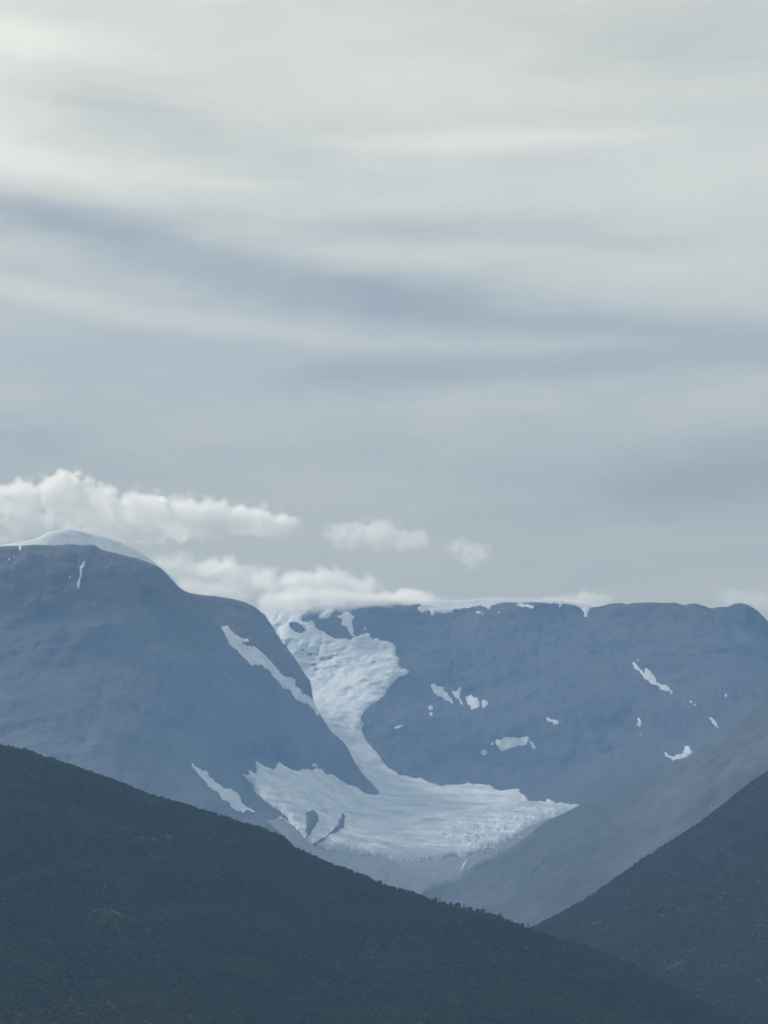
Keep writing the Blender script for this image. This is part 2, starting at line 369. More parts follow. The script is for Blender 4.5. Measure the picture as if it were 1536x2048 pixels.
# wooded hills
hb_rim = [(900, 1990, 3300), (1000, 1905, 3500), (1060, 1858, 3600), (1090, 1842, 3640), (1130, 1822, 3680), (1180, 1795, 3720), (1230, 1760, 3760), (1285, 1722, 3800), (1330, 1692, 3840), (1400, 1646, 3900), (1440, 1618, 3950), (1485, 1580, 4000), (1510, 1562, 4030), (1536, 1545, 4060), (1650, 1475, 4150), (1900, 1330, 4300)]
hb_ctrl = [(1150, 1880, 3450), (1300, 1800, 3500), (1250, 1900, 3250), (1340, 1940, 3080), (1450, 1800, 3350), (1450, 1900, 3130), (1536, 1700, 3550), (1536, 2048, 2750), (1536, 1900, 3050), (1750, 1700, 3500), (1750, 2000, 2700), (1300, 2100, 2650), (1000, 2050, 2950)]
hb_rim = [(u, v, Y*1.2) for u, v, Y in hb_rim]; hb_ctrl = [(u, v, Y*1.2) for u, v, Y in hb_ctrl]
hill_b = build_sheet('forested_hill_right', hb_rim, hb_ctrl, M['floor_a'], 0, 0, 220, 160, amp=10, wav=130, gully=5, jag=1.5, back=0.5, backlen=500, rround=25, seed=31, key='hill_b')
tag(hill_b, kind='structure')
ha_rim = [(-700, 1420, 2700), (-400, 1440, 2680), (-200, 1455, 2660), (0, 1488, 2620), (50, 1500, 2610), (100, 1514, 2600), (180, 1540, 2580), (240, 1563, 2570), (300, 1588, 2560), (360, 1605, 2540), (420, 1624, 2520), (470, 1638, 2500), (520, 1654, 2490), (560, 1672, 2480), (600, 1695, 2470), (630, 1713, 2460), (660, 1724, 2450), (710, 1745, 2430), (768, 1768, 2410), (830, 1788, 2390), (880, 1806, 2370), (960, 1822, 2340), (1000, 1832, 2330), (1060, 1856, 2310), (1120, 1876, 2290), (1180, 1896, 2270), (1260, 1930, 2240), (1340, 1967, 2210), (1420, 2010, 2190), (1500, 2045, 2170), (1536, 2062, 2160), (1600, 2090, 2140)]
ha_ctrl = [(-300, 1700, 2250), (0, 1700, 2280), (0, 1900, 1980), (0, 2060, 1760), (300, 1750, 2270), (300, 1950, 1960), (600, 1850, 2220), (600, 2000, 1980), (900, 1950, 2090), (900, 2060, 1900), (1200, 2000, 2080), (1200, 2080, 1900), (500, 2130, 1640), (1400, 2110, 1900), (-300, 2100, 1640)]
ha_rim = [(u, v, Y*1.35) for u, v, Y in ha_rim]; ha_ctrl = [(u, v, Y*1.35) for u, v, Y in ha_ctrl]
hill_a = build_sheet('forested_hill_left', ha_rim, ha_ctrl, M['floor_a'], 0, 0, 420, 180, amp=8, wav=110, gully=3, jag=1.8, back=0.5, backlen=600, rround=30, seed=41, key='hill_a')
tag(hill_a, kind='structure')

# ground sheet to the horizon
gm, t, out = material('ground_meadow')
finish(t, out, t.ramp(t.noise(pos(t), 0.003, 6), [(0.35, (0.03, 0.04, 0.02)), (0.65, (0.07, 0.075, 0.04))]), 0.95); M['ground'] = gm
G = 60000.0
ground = link_mesh('ground', [(-G, -G, 0), (G, -G, 0), (G, G, 0), (-G, G, 0)], [(0, 1, 2, 3)], M['ground'], smooth=False)
tag(ground, kind='structure')

# snow dome and plateau ice behind the rims
dome = build_sheet('ice_cap', [(-200, 1100, 10300), (-60, 1096, 10300), (0, 1089, 10300), (40, 1082, 10300), (72, 1075, 10300), (90, 1065, 10300), (115, 1058, 10300), (145, 1055, 10300), (170, 1060, 10300), (200, 1068, 10300), (240, 1081, 10300), (270, 1097, 10300), (300, 1116, 10300), (330, 1140, 10300), (370, 1178, 10300)],
    [(0, 1130, 10000), (145, 1130, 10100), (40, 1100, 10150), (110, 1090, 10200), (200, 1130, 10120), (270, 1150, 10230), (330, 1180, 10250)], M['snow'], 0, 0, 160, 40, zbot=1500, amp=12, wav=180, jag=1.0, back=0.2, backlen=500, rround=20, seed=61, key='dome')
tag(dome, 'smooth rounded ice cap crowning the flat summit of the left mountain', 'ice cap')
cap2 = build_sheet('plateau_ice', [(700, 1216, 11300), (760, 1208, 11300), (830, 1203, 11300), (900, 1200, 11300), (960, 1198, 11300), (1020, 1197, 11300), (1090, 1199, 11300), (1130, 1201, 11300), (1160, 1206, 11300), (1190, 1211, 11300), (1230, 1222, 11300)],
    [(760, 1235, 11120), (950, 1235, 11080), (1100, 1235, 11100), (1200, 1240, 11150)], M['snow'], 0, 0, 160, 24, zbot=1700, amp=4, wav=120, jag=0.6, back=0.1, backlen=200, rround=12, seed=66, key='cap2')
tag(cap2, 'thin white plateau ice sheet along the skyline of the back mountain', 'ice sheet')


# ------------------------------------------------------------------ draped snow, ice and rock patches
def Z1(p): return [(0 + .5*x, 880 + .5*y) for x, y in p]
def Z2(p): return [(768 + .5*x, 1000 + .5*y) for x, y in p]
def Z3(p): return [(400 + .390625*x, 1180 + .390625*y) for x, y in p]
def Z4(p): return [(340 + .5859375*x, 1460 + .5859375*y) for x, y in p]

def cast(u, v, keys):
    d = ray(u, v).normalized(); best = None
    for k in keys:
        h = BVH[k].ray_cast(Vector((0, 0, CZ)), d)
        if h[0] is not None and (best is None or h[3] < best[2]): best = (h[0], h[1], h[3])
    return best

def rough_outline(poly, step, rough):
    """midpoint-displaced outline: ragged like melting snow"""
    res = []; n = len(poly)
    def split(a, b, amp):
        L = (b-a).length
        if L < step: return []
        nrm = Vector((-(b-a).y, (b-a).x))/L
        m_ = (a+b)/2 + nrm*random.gauss(0, 1)*min(amp, L*0.16)
        return split(a, m_, amp*0.68) + [m_] + split(m_, b, amp*0.68)
    for i in range(n):
        a = Vector(poly[i]); b = Vector(poly[(i+1) % n])
        res.append((a.x, a.y)); res += [(q.x, q.y) for q in split(a, b, rough*1.5)]
    return res

def drape(name, poly, keys, mat, thick=3.0, step=4.0, grid=4.0, rough=1.2, parent=None, relief=0.0, rw=30.0, fade=6.0, relief_fn=None, origin=None, span=260):
    ar_ = abs(sum(poly[i][0]*poly[(i+1) % len(poly)][1] - poly[(i+1) % len(poly)][0]*poly[i][1] for i in range(len(poly))))/2
    pe_ = sum((Vector(poly[i]) - Vector(poly[(i+1) % len(poly)])).length for i in range(len(poly)))
    out = rough_outline(poly, step, min(rough, 0.25*2*ar_/pe_))
    P = np.array(out); n = len(out)
    lo = P.min(0); hi = P.max(0)
    gx = np.arange(lo[0] + grid/2, hi[0], grid); gy = np.arange(lo[1] + grid/2, hi[1], grid)
    A = P; B = np.roll(P, -1, 0)
    inner = []
    for y in gy:
        for x in gx:
            px = x + random.uniform(-.3, .3)*grid; py = y + random.uniform(-.3, .3)*grid
            c = ((A[:, 1] > py) != (B[:, 1] > py)) & (px < (B[:, 0]-A[:, 0])*(py-A[:, 1])/(B[:, 1]-A[:, 1] + 1e-12) + A[:, 0])
            if c.sum() % 2 == 0: continue
            ab = B - A; tt = np.clip(((px-A[:, 0])*ab[:, 0] + (py-A[:, 1])*ab[:, 1])/((ab**2).sum(1) + 1e-9), 0, 1)
            d = np.sqrt((A[:, 0]+tt*ab[:, 0]-px)**2 + (A[:, 1]+tt*ab[:, 1]-py)**2).min()
            if d < grid*0.35: continue
            inner.append((px, py, d))
    pts = [Vector(q) for q in out] + [Vector(q[:2]) for q in inner]
    dist = [0.0]*n + [q[2] for q in inner]
    vs, es, fs, ov, oe, of = delaunay_2d_cdt(pts, [], [list(range(n))], 1, 1e-4)
    verts = []; ok = []
    for i, v in enumerate(vs):
        src = ov[i][0] if ov[i] else None
        d = dist[src] if src is not None and src < len(dist) else 0.0
        h = cast(v.x, v.y, keys)
        if h is None:
            for dv in (1.5, 3, 5, 8, 12, 16):
                h = cast(v.x, v.y + dv, keys)
                if h: break
        if h is None: verts.append(None); continue
        p = h[0]; nn = h[1] if h[1].z > 0 else -h[1]
        w = min(1.0, d/fade)
        th = -0.6 if d == 0 else thick*(w**0.5)
        up = (nn*0.6 + Vector((0, 0, 0.4)) + Vector((0, -0.35, 0)))
        verts.append((p, up, th, w, v.x, v.y))
    idx = {}; V = []; meta = []
    for i, v in enumerate(verts):
        if v is None: continue
        idx[i] = len(V); V.append(v[0]); meta.append(v)
    V = np.array([tuple(q) for q in V]); U = np.array([tuple(q[1]) for q in meta]); T = np.array([q[2] for q in meta]); Wt = np.array([q[3] for q in meta])
    if relief: T = T + Wt*relief*fbm(V[:, 0]/rw, V[:, 1]/rw, V[:, 2]/rw, 4, 77, 0.6)
    if relief_fn is not None: T = T + Wt*relief_fn(V, np.array([q[4] for q in meta]), np.array([q[5] for q in meta]))
    V = V + U*T[:, None]
    c = V.mean(0) if origin is None else np.array(origin)
    if origin is None: c[2] = V[:, 2].min()
    F = []
    for f in fs:
        if all(k in idx for k in f):
            q = [idx[k] for k in f]
            a, b, d_ = V[q[0]], V[q[1]], V[q[2]]
            if np.ptp([a[1], b[1], d_[1]]) > span: continue
            nr = np.cross(b-a, d_-a)
            if nr[2] < 0: q = q[::-1]
            F.append(q)
    lab = list(range(len(V)))
    def root(i):
        while lab[i] != i: lab[i] = lab[lab[i]]; i = lab[i]
        return i
    for q in F:
        for k in q[1:]: lab[root(k)] = root(q[0])
    cnt = {}
    for q in F: cnt[root(q[0])] = cnt.get(root(q[0]), 0) + 1
    big = max(cnt, key=cnt.get); F = [q for q in F if root(q[0]) == big]
    used = sorted({k for q in F for k in q}); rn = {k: i for i, k in enumerate(used)}
    V = V[used]; F = [[rn[k] for k in q] for q in F]
    o = link_mesh(name, (V - c).tolist(), F, mat, parent)
    if parent is None: o.location = c
    return o

ALL = ['left', 'back', 'slope']
# --- the valley glacier
gl = bpy.data.objects.new('glacier', None); COL.objects.link(gl)
gl_base = at(850, 1700, 7500); gl.location = gl_base
tag(gl, 'large valley glacier pouring between dark rock walls into a broad cracked ice basin', 'glacier')
upper = Z3([(325, 100), (420, 108), (540, 95), (520, 150), (550, 165), (572, 148), (592, 190), (640, 212), (700, 250), (760, 256), (800, 240), (870, 240), (950, 260), (982, 266), (1006, 300), (1000, 345), (1020, 340), (1012, 385), (1072, 415), (1000, 460), (940, 545), (870, 592), (820, 660), (830, 712), (860, 770), (890, 812),
    (960, 905), (1030, 955), (1110, 970), (1180, 985), (1300, 998), (1440, 988)])
low = Z4([(1000, 183), (1070, 187), (1110, 205), (1190, 202), (1205, 222), (1240, 250), (1280, 252), (1290, 232), (1322, 254), (1400, 255), (1400, 262), (1335, 292), (1260, 318), (1200, 350), (1130, 384), (1062, 412), (1012, 442), (960, 436), (900, 446), (800, 452), (700, 432), (580, 412), (505, 408), (470, 388), (432, 350), (400, 300), (330, 248), (252, 158)])
apron = Z3([(222, 942), (250, 950), (245, 928), (280, 942), (290, 872), (360, 916), (385, 914), (400, 880), (450, 910), (520, 916), (620, 915), (690, 955), (760, 985), (850, 1030)])
hidden = Z3([(880, 1020), (820, 940), (750, 860), (700, 770), (630, 735), (560, 650), (505, 570), (500, 480), (500, 420), (470, 350), (420, 280), (375, 220), (350, 165)])

def ice_relief(V, u, v):
    r = 3.0*fbm(V[:, 0]/60, V[:, 1]/60, V[:, 2]/60, 4, 91, 0.6)
    # transverse crevasse waves on the upper field and the brink of the icefall
    up = np.exp(-((v-1330)/60.0)**2)
    r += up*3.0*np.sin((V[:, 2] + 0.06*V[:, 0] + 14*fbm(V[:, 0]/120, V[:, 1]/200, 0*u, 3, 92))/4.2)*np.clip(fbm(V[:, 0]/130, V[:, 2]/60, 0*u, 3, 93)+0.35, 0, 1)
    fall = np.clip((v-1640 + 0.10*(u-900))/20, 0, 1)*np.clip((1702-v)/25, 0, 1)*np.clip((u-640)/120, 0, 1)
    rd = 1 - np.abs(fbm(V[:, 0]/55, V[:, 1]/70, V[:, 2]/16, 4, 95, 0.55))
    r += fall*(6*rd*rd - 3)*np.clip((u-560)/380, 0.2, 1)
    band = np.clip((v-1530)/40, 0, 1)*np.clip((1660-v)/30, 0, 1)
    r += band*2.2*np.sin((V[:, 2] + 10*fbm(V[:, 0]/260, V[:, 1]/260, 0*u, 3, 97))/5.0)
    crest = np.exp(-((v - (1668 - 0.16*(u-760) - 8*np.sin((u-760)/120)))/5.0)**2)*np.clip((u-740)/80, 0, 1)
    r += 9*crest
    return r

drape('ice_surface', upper + low + apron + hidden, ['back'], M['ice'], thick=10.0, step=2.2, grid=2.6, rough=1.7, parent=gl, relief_fn=ice_relief, fade=7.0, origin=gl_base, span=3000)

# seracs of the icefall
def block_mesh(seed, k=1.0):
    rs = random.Random(seed); bm = bmesh.new(); bmesh.ops.create_cube(bm, size=2.0)
    bmesh.ops.bevel(bm, geom=list(bm.edges), offset=0.28, segments=1, affect='EDGES')
    for v in bm.verts:
        v.co.x *= rs.uniform(.7, 1.15); v.co.y *= rs.uniform(.7, 1.15); v.co.z *= rs.uniform(.8, 1.3)
        if v.co.z > 0: v.co.x *= .72; v.co.y *= .72
    me = bpy.data.meshes.new('serac'); bm.to_mesh(me); bm.free(); me.materials.append(M['serac']); return me
blocks = [block_mesh(200+i) for i in range(7)]
ns = 0
while ns < 130:
    if random.random() < .5: u = random.gauss(965, 40); v = random.gauss(1690, 14)
    else:
        u = random.uniform(930, 1130); v = 1655 - (u-960)*0.20 + random.gauss(6, 9)
    if v > 1712 or v < 1612 or u > 1140: continue
    h = cast(u, v, ['back', 'slope'])
    hb = cast(u, v, ['back'])
    if h is None or hb is None or (h[0]-hb[0]).length > 1: continue
    o = bpy.data.objects.new('serac', random.choice(blocks)); COL.objects.link(o); o.parent = gl
    s = random.uniform(1.8, 4.0)*(1.4 if random.random() < .2 else 1)
    o.location = h[0] + Vector((0, -4, 9.0)) - gl_base
    o.scale = (s*random.uniform(.9, 1.9), s*random.uniform(.7, 1.2), s*random.uniform(.8, 1.5))
    o.rotation_euler = (random.uniform(-.25, .25), random.uniform(-.25, .25), random.uniform(0, 6.28)); ns += 1

# --- snow fields and patches: (outline, label)
GP = 'snow patches on the mountain faces'
PATCHES = [
    (Z3([(80, 175), (150, 180), (175, 222), (250, 250), (252, 262), (215, 268), (240, 285), (322, 316), (350, 356), (392, 396), (430, 440), (492, 462), (505, 500), (552, 540), (600, 590), (625, 650), (596, 640), (545, 584), (478, 542), (424, 500), (382, 458), (366, 430), (338, 404), (300, 392), (255, 385), (215, 340), (150, 280), (125, 225)]), 'long snow couloir slanting down the left mountain spur beside the glacier', 5.0),
    (Z4([(64, 102), (90, 122), (114, 140), (150, 172), (180, 198), (202, 196), (234, 216), (270, 263), (292, 284), (228, 277), (198, 248), (156, 210), (120, 174), (90, 144), (72, 118)]), 'narrow snow sliver just above the wooded crest of the left hill', 4.0),
    (Z4([(332, 63), (345, 68), (357, 86), (346, 89)]), 'tiny snow fleck above the apron of the lower glacier', 2.5),
    (Z4([(360, 288), (385, 300), (410, 322), (395, 318), (372, 302)]), 'thin snow streak at the lower left margin of the glacier', 2.5),
    (Z3([(570, 897), (590, 882), (611, 897), (603, 906), (581, 906)]), 'upper of two small snow flecks on the rock nose edge', 3.0),
    (Z3([(582, 911), (606, 908), (611, 921), (586, 923)]), 'lower of two small snow flecks on the rock nose edge', 3.0),
    (Z1([(333, 478), (343, 480), (328, 530), (322, 575), (318, 602), (304, 592), (316, 548), (317, 518)]), 'thin vertical snow gully below the summit plateau of the left mountain', 3.0),
    (Z1([(278, 543), (285, 544), (284, 552), (278, 552)]), 'snow dot left of the vertical gully on the left mountain', 2.5),
    (Z1([(33, 468), (40, 468), (38, 484), (32, 482)]), 'short snow dash under the rim, leftmost in the photo', 2.5),
    (Z1([(52, 462), (60, 463), (54, 480), (50, 476)]), 'second short snow dash under the far left rim', 2.5),
    (Z1([(76, 422), (86, 424), (82, 445), (76, 440)]), 'snow dash touching the rim of the left summit plateau', 2.5),
    (Z3([(600, 130), (640, 95), (680, 95), (672, 130), (642, 150), (612, 150)]), 'dull snow patch under the cloud above the upper glacier', 3.0),
    (Z3([(702, 124), (722, 126), (740, 108), (770, 115), (797, 140), (776, 160), (790, 200), (802, 238), (772, 240), (752, 190), (728, 152)]), 'steep snow ribbon dropping onto the upper icefield', 4.0),
    (Z3([(835, 185), (851, 190), (852, 206), (838, 205)]), 'snow speck right of the steep ribbon above the icefield', 2.5),
    (Z3([(832, 231), (850, 217), (868, 219), (872, 236), (840, 243)]), 'small snow scrap at the upper edge of the icefield', 3.0),
    (Z2([(143, 710), (150, 713), (148, 718), (142, 716)]), 'single snow dot beside the right corner of the icefield', 2.0),
    (Z2([(162, 728), (190, 735), (200, 730), (225, 742), (243, 766), (262, 785), (287, 815), (270, 815), (240, 798), (215, 785), (195, 765)]), 'slanting snow patch, first of the row right of the icefield', 3.5),
    (Z2([(268, 755), (285, 765), (300, 748), (312, 752), (304, 782), (316, 822), (300, 812), (282, 785)]), 'ragged snow strip, second of the row right of the icefield', 3.0),
    (Z2([(325, 785), (345, 780), (375, 790), (386, 812), (383, 832), (350, 843), (345, 826), (334, 812)]), 'blocky snow patch, third of the row right of the icefield', 3.5),
    (Z2([(390, 800), (405, 800), (419, 810), (408, 825), (398, 838), (392, 822)]), 'pointed snow patch at the right end of the row', 3.0),
    (Z2([(174, 826), (190, 823), (203, 828), (196, 838), (178, 836)]), 'little snow scrap below the slanting snow patch', 2.5),
    (Z2([(186, 848), (197, 846), (193, 866), (184, 862)]), 'smallest snow scrap below the slanting snow patch', 2.5),
    (Z2([(40, 910), (60, 900), (76, 896), (72, 906), (44, 915)]), 'short bright snow dash right of the glacier tongue', 2.5),
    (Z2([(648, 865), (656, 866), (668, 878), (690, 877), (702, 888), (696, 903), (676, 892), (652, 886)]), 'comma-shaped snow patch in the middle of the back wall', 3.0),
    (Z2([(418, 985), (428, 965), (450, 952), (510, 948), (572, 944), (590, 965), (606, 985), (602, 1001), (592, 988), (578, 966), (550, 985), (525, 988), (500, 996), (472, 1006), (455, 985), (440, 972), (432, 985)]), 'broad arched snow patch low on the back wall', 4.0),
    (Z2([(390, 1000), (410, 1003), (412, 1018), (390, 1022), (385, 1012)]), 'small snow block left of the arched snow patch', 3.0),
    (Z2([(983, 630), (996, 632), (1010, 655), (1042, 690), (1040, 670), (1062, 680), (1085, 712), (1108, 735), (1152, 776), (1118, 762), (1090, 742), (1058, 724), (1025, 695), (1000, 665)]), 'long thin snow streak slanting down the right wall', 3.0),
    (Z2([(1012, 636), (1022, 640), (1024, 650), (1014, 646)]), 'snow fleck beside the top of the long thin streak', 2.0),
    (Z2([(1213, 798), (1226, 800), (1240, 812), (1260, 828), (1244, 824), (1228, 814)]), 'small slanting snow dash below the long thin streak', 2.5),
    (Z2([(1205, 818), (1222, 826), (1216, 829)]), 'faint snow fleck under the small slanting dash', 2.0),
    (Z2([(1360, 774), (1377, 774), (1374, 782), (1369, 790), (1364, 784)]), 'isolated snow dot high at the right edge', 2.5),
    (Z2([(1290, 864), (1312, 872), (1332, 886), (1352, 921), (1330, 908), (1310, 888)]), 'wedge-shaped snow patch just above the grey right slope', 3.0),
    (Z2([(1004, 864), (1022, 870), (1033, 895), (1026, 915), (1016, 912), (1018, 890)]), 'hooked snow patch on the right wall', 3.0),
    (Z2([(1020, 929), (1028, 931), (1037, 941), (1030, 943)]), 'snow fleck directly below the hooked snow patch', 2.0),
    (Z2([(1123, 1004), (1140, 1020), (1162, 1028), (1196, 1006), (1204, 978), (1215, 982), (1226, 998), (1245, 1004), (1238, 1020), (1210, 1028), (1182, 1036), (1160, 1044), (1138, 1030)]), 'winged snow patch where the back wall meets the right slope', 4.0),
    (Z2([(128, 430), (160, 412), (190, 404), (240, 400), (300, 402), (380, 402), (430, 403), (470, 407), (440, 420), (400, 428), (330, 432), (288, 438), (250, 455), (195, 464), (150, 452)]), 'overhanging lip of ice spilling over the back rim', 6.0),
    (Z2([(283, 479), (308, 474), (310, 477), (286, 482)]), 'faint snow dash beneath the overhanging ice lip', 2.0),
    (Z2([(360, 442), (380, 445), (402, 452), (398, 459), (372, 452)]), 'left of two faint snow dashes under the back rim', 2.0),
    (Z2([(438, 447), (462, 444), (466, 452), (444, 454)]), 'right of two faint snow dashes under the back rim', 2.0),
    (Z2([(522, 426), (545, 406), (560, 412), (578, 415), (602, 430), (560, 429)]), 'triangular snow patch hanging from the back rim', 3.5),
    (Z2([(648, 402), (690, 400), (742, 405), (716, 415), (700, 433), (690, 414)]), 'small ice fringe on the skyline right of the triangle', 3.5),
    (Z2([(776, 418), (800, 420), (836, 420), (818, 448), (808, 477), (799, 458), (790, 436)]), 'pointed ice tongue in the notch of the back rim', 4.0),
]
for poly, lab, th in PATCHES:
    keys = ['left'] if 'couloir' in lab else ALL
    us = [p[0] for p in poly]; area = (max(us)-min(us))
    o = drape('snow_patch', poly, keys, M['snow'], thick=max(2.6, th*.6) if area < 30 else th*.6, step=1.6 if area < 60 else 2.0, grid=2.2 if area < 40 else 2.6, rough=1.0 if area < 30 else 2.2, relief=0.8, rw=25, fade=3.0)
    tag(o, lab, 'snow patch', GP)

# --- bare rock and debris showing through the ice
OUT = [
    (Z3([(448, 182), (490, 170), (515, 184), (530, 200), (547, 220), (525, 241), (492, 233), (460, 208)]), 'dark rock island in the neck of the upper icefield', 'rock outcrop', 21.0, 'rock_outcrop'),
    (Z4([(455, 286), (478, 284), (492, 290), (506, 318), (492, 345), (480, 366), (462, 378), (457, 350), (462, 322)]), 'dark rock window in the lower left of the ice basin', 'rock outcrop', 19.0, 'rock_outcrop'),
    (Z4([(572, 284), (586, 290), (602, 312), (590, 346), (560, 366), (520, 396), (498, 405), (484, 396), (530, 372), (552, 350), (572, 328), (580, 308)]), 'curved dirty debris band on the lower ice', 'moraine', 15.5, 'moraine_band'),
]
for poly, lab, cat, th, nm in OUT:
    o = drape(nm, poly, ['back'], M['outcrop'], thick=th, step=2.5, grid=2.5, rough=1.2, relief=3.0, rw=20, fade=4.0)
    tag(o, lab, cat)
# bare ground below the ice and the melt stream
o = drape('till_slope', Z4([(380, 300), (440, 345), (470, 385), (505, 405), (580, 410), (700, 430), (800, 450), (900, 445), (960, 434), (1012, 438), (1062, 405), (1130, 376), (1200, 342), (1260, 312), (1330, 288), (1345, 300), (1280, 345), (1200, 392), (1100, 440), (1030, 480), (985, 515), (900, 545), (860, 570), (700, 560), (560, 480), (430, 400), (330, 310)]), ['back'], M['till'], span=3000, thick=5.0, step=4, grid=4, rough=1.0, relief=2.0, rw=40, fade=4)
tag(o, kind='structure')
o = drape('meltwater_stream', Z4([(1022, 444), (1014, 458), (1008, 470), (1000, 486), (985, 497), (972, 505), (970, 502), (984, 492), (995, 480), (1000, 464), (1010, 450), (1016, 442)]), ALL, M['water'], thick=9.0, step=2, grid=2, rough=.5, relief=.5, fade=2)
tag(o, 'white meltwater stream running out below the glacier snout', 'stream')
LEDGE = [(1325, 1935), (1350, 1918), (1380, 1900), (1420, 1884), (1426, 1888), (1395, 1906), (1362, 1926), (1335, 1944)]
o = drape('grassy_ledge', LEDGE, ['hill_b'], M['heath'], thick=1.5, step=4, grid=4, rough=1.0, relief=.5, fade=3)
tag(o, 'pale treeless grassy ledge slanting across the wooded right hill', 'clearing')


# ------------------------------------------------------------------ trees
def leaf_crown(seed, h, kind):
    rs = random.Random(seed); V = []; F = []
    if kind == 'birch':
        lob = [(Vector((rs.uniform(-.32, .32)*h, rs.uniform(-.32, .32)*h, h*rs.uniform(.4, .78))), h*rs.uniform(.18, .28)) for _ in range(7)]
        n = 60
    else: n = 110
    for i in range(n):
        if kind == 'birch':
            c, r = rs.choice(lob); d = Vector((rs.gauss(0, 1), rs.gauss(0, 1), rs.gauss(0, 1))).normalized()
            p = c + d*r*rs.uniform(.9, 1.2); s = h*rs.uniform(.04, .07)
            nrm = (d + Vector((rs.gauss(0, .4), rs.gauss(0, .4), rs.gauss(0, .4)))).normalized()
        else:
            f = rs.random()**1.3; z = h*(.08 + .92*f); rad = h*.17*(1-f)*(0.7+.3*math.sin(f*40)) + .05
            a = rs.uniform(0, 6.28); p = Vector((math.cos(a)*rad, math.sin(a)*rad, z)); s = h*rs.uniform(.03, .07)
            nrm = Vector((math.cos(a), math.sin(a), .5)).normalized()
        tq = nrm.orthogonal().normalized(); bq = nrm.cross(tq); a = rs.uniform(0, 6.28)
        e1 = (tq*math.cos(a) + bq*math.sin(a))*s; e2 = (bq*math.cos(a) - tq*math.sin(a))*s*rs.uniform(.6, 1)
        k = len(V); V += [tuple(p+e1), tuple(p+e2*.9), tuple(p-e1*.8), tuple(p-e2)]; F.append((k, k+1, k+2, k+3))
    if kind == 'birch':
        for c, r in lob:
            bm = bmesh.new(); bmesh.ops.create_icosphere(bm, subdivisions=1, radius=1.0); k = len(V); bm.verts.index_update()
            V += [tuple(c + v.co*r*rs.uniform(.75, 1.1)) for v in bm.verts]; F += [tuple(k + v.index for v in f.verts) for f in bm.faces]; bm.free()
    me = bpy.data.meshes.new('crown'); me.from_pydata(V, [], F); me.materials.append(M['leaf' if kind == 'birch' else 'needle']); return me

def trunk_mesh(seed, h):
    rs = random.Random(seed); V = []; F = []
    def limb(p0, p1, r0, r1):
        k = len(V); d = (p1-p0).normalized(); a = d.orthogonal().normalized(); b = d.cross(a)
        for p, r in ((p0, r0), (p1, r1)):
            for i in range(5): V.append(tuple(p + (a*math.cos(i*1.2566) + b*math.sin(i*1.2566))*r))
        for i in range(5): F.append((k+i, k+(i+1) % 5, k+5+(i+1) % 5, k+5+i))
    limb(Vector((0, 0, -.6)), Vector((0, 0, h*.5)), h*.025, h*.017); limb(Vector((0, 0, h*.5)), Vector((.02*h, 0, h*.92)), h*.017, h*.005)
    for i in range(5):
        z = h*rs.uniform(.3, .7); a = rs.uniform(0, 6.28); limb(Vector((0, 0, z)), Vector((math.cos(a)*h*.2, math.sin(a)*h*.2, z+h*.16)), h*.01, h*.004)
    me = bpy.data.meshes.new('trunk'); me.from_pydata(V, [], F); me.materials.append(M['bark']); return me

CROWN = [leaf_crown(300+i, 1.0, 'birch') for i in range(4)] + [leaf_crown(320+i, 1.0, 'spruce') for i in range(2)]
TRUNK = [trunk_mesh(340+i, 1.0) for i in range(6)]
FIRST = {}
def tree(p, h, k, label, group, rz=None):
    r = bpy.data.objects.new('birch_tree' if k < 4 else 'spruce_tree', None); COL.objects.link(r)
    r.location = p; r.rotation_euler = (0, 0, random.uniform(0, 6.28) if rz is None else rz)
    w = random.uniform(.9, 1.25); r.scale = (h*w, h*w, h)
    tag(r, label, 'tree', group)
    c = bpy.data.objects.new('crown', CROWN[k]); COL.objects.link(c); c.parent = r
    b = bpy.data.objects.new('trunk', TRUNK[k]); COL.objects.link(b); b.parent = r
    FIRST.setdefault(k, c)

def crest_point(key, u):
    """highest visible terrain point in the column of bearing u"""
    V, nz = SURF[key]
    x = V[:, :, 0]/V[:, :, 1]; el_ = (V[:, :, 2] - CZ)/V[:, :, 1]
    tx = ray(u, 1800); tx = tx.x/tx.y
    best = None
    i = np.abs(x[:, nz-1] - tx).argmin()
    for ii in range(max(0, i-2), min(len(x), i+3)):
        for j in range(nz-30, nz+4):
            if abs(x[ii, j]-tx) < 0.004 and (best is None or el_[ii, j] > best[0]): best = (el_[ii, j], V[ii, j])
    return Vector(best[1]) if best else None

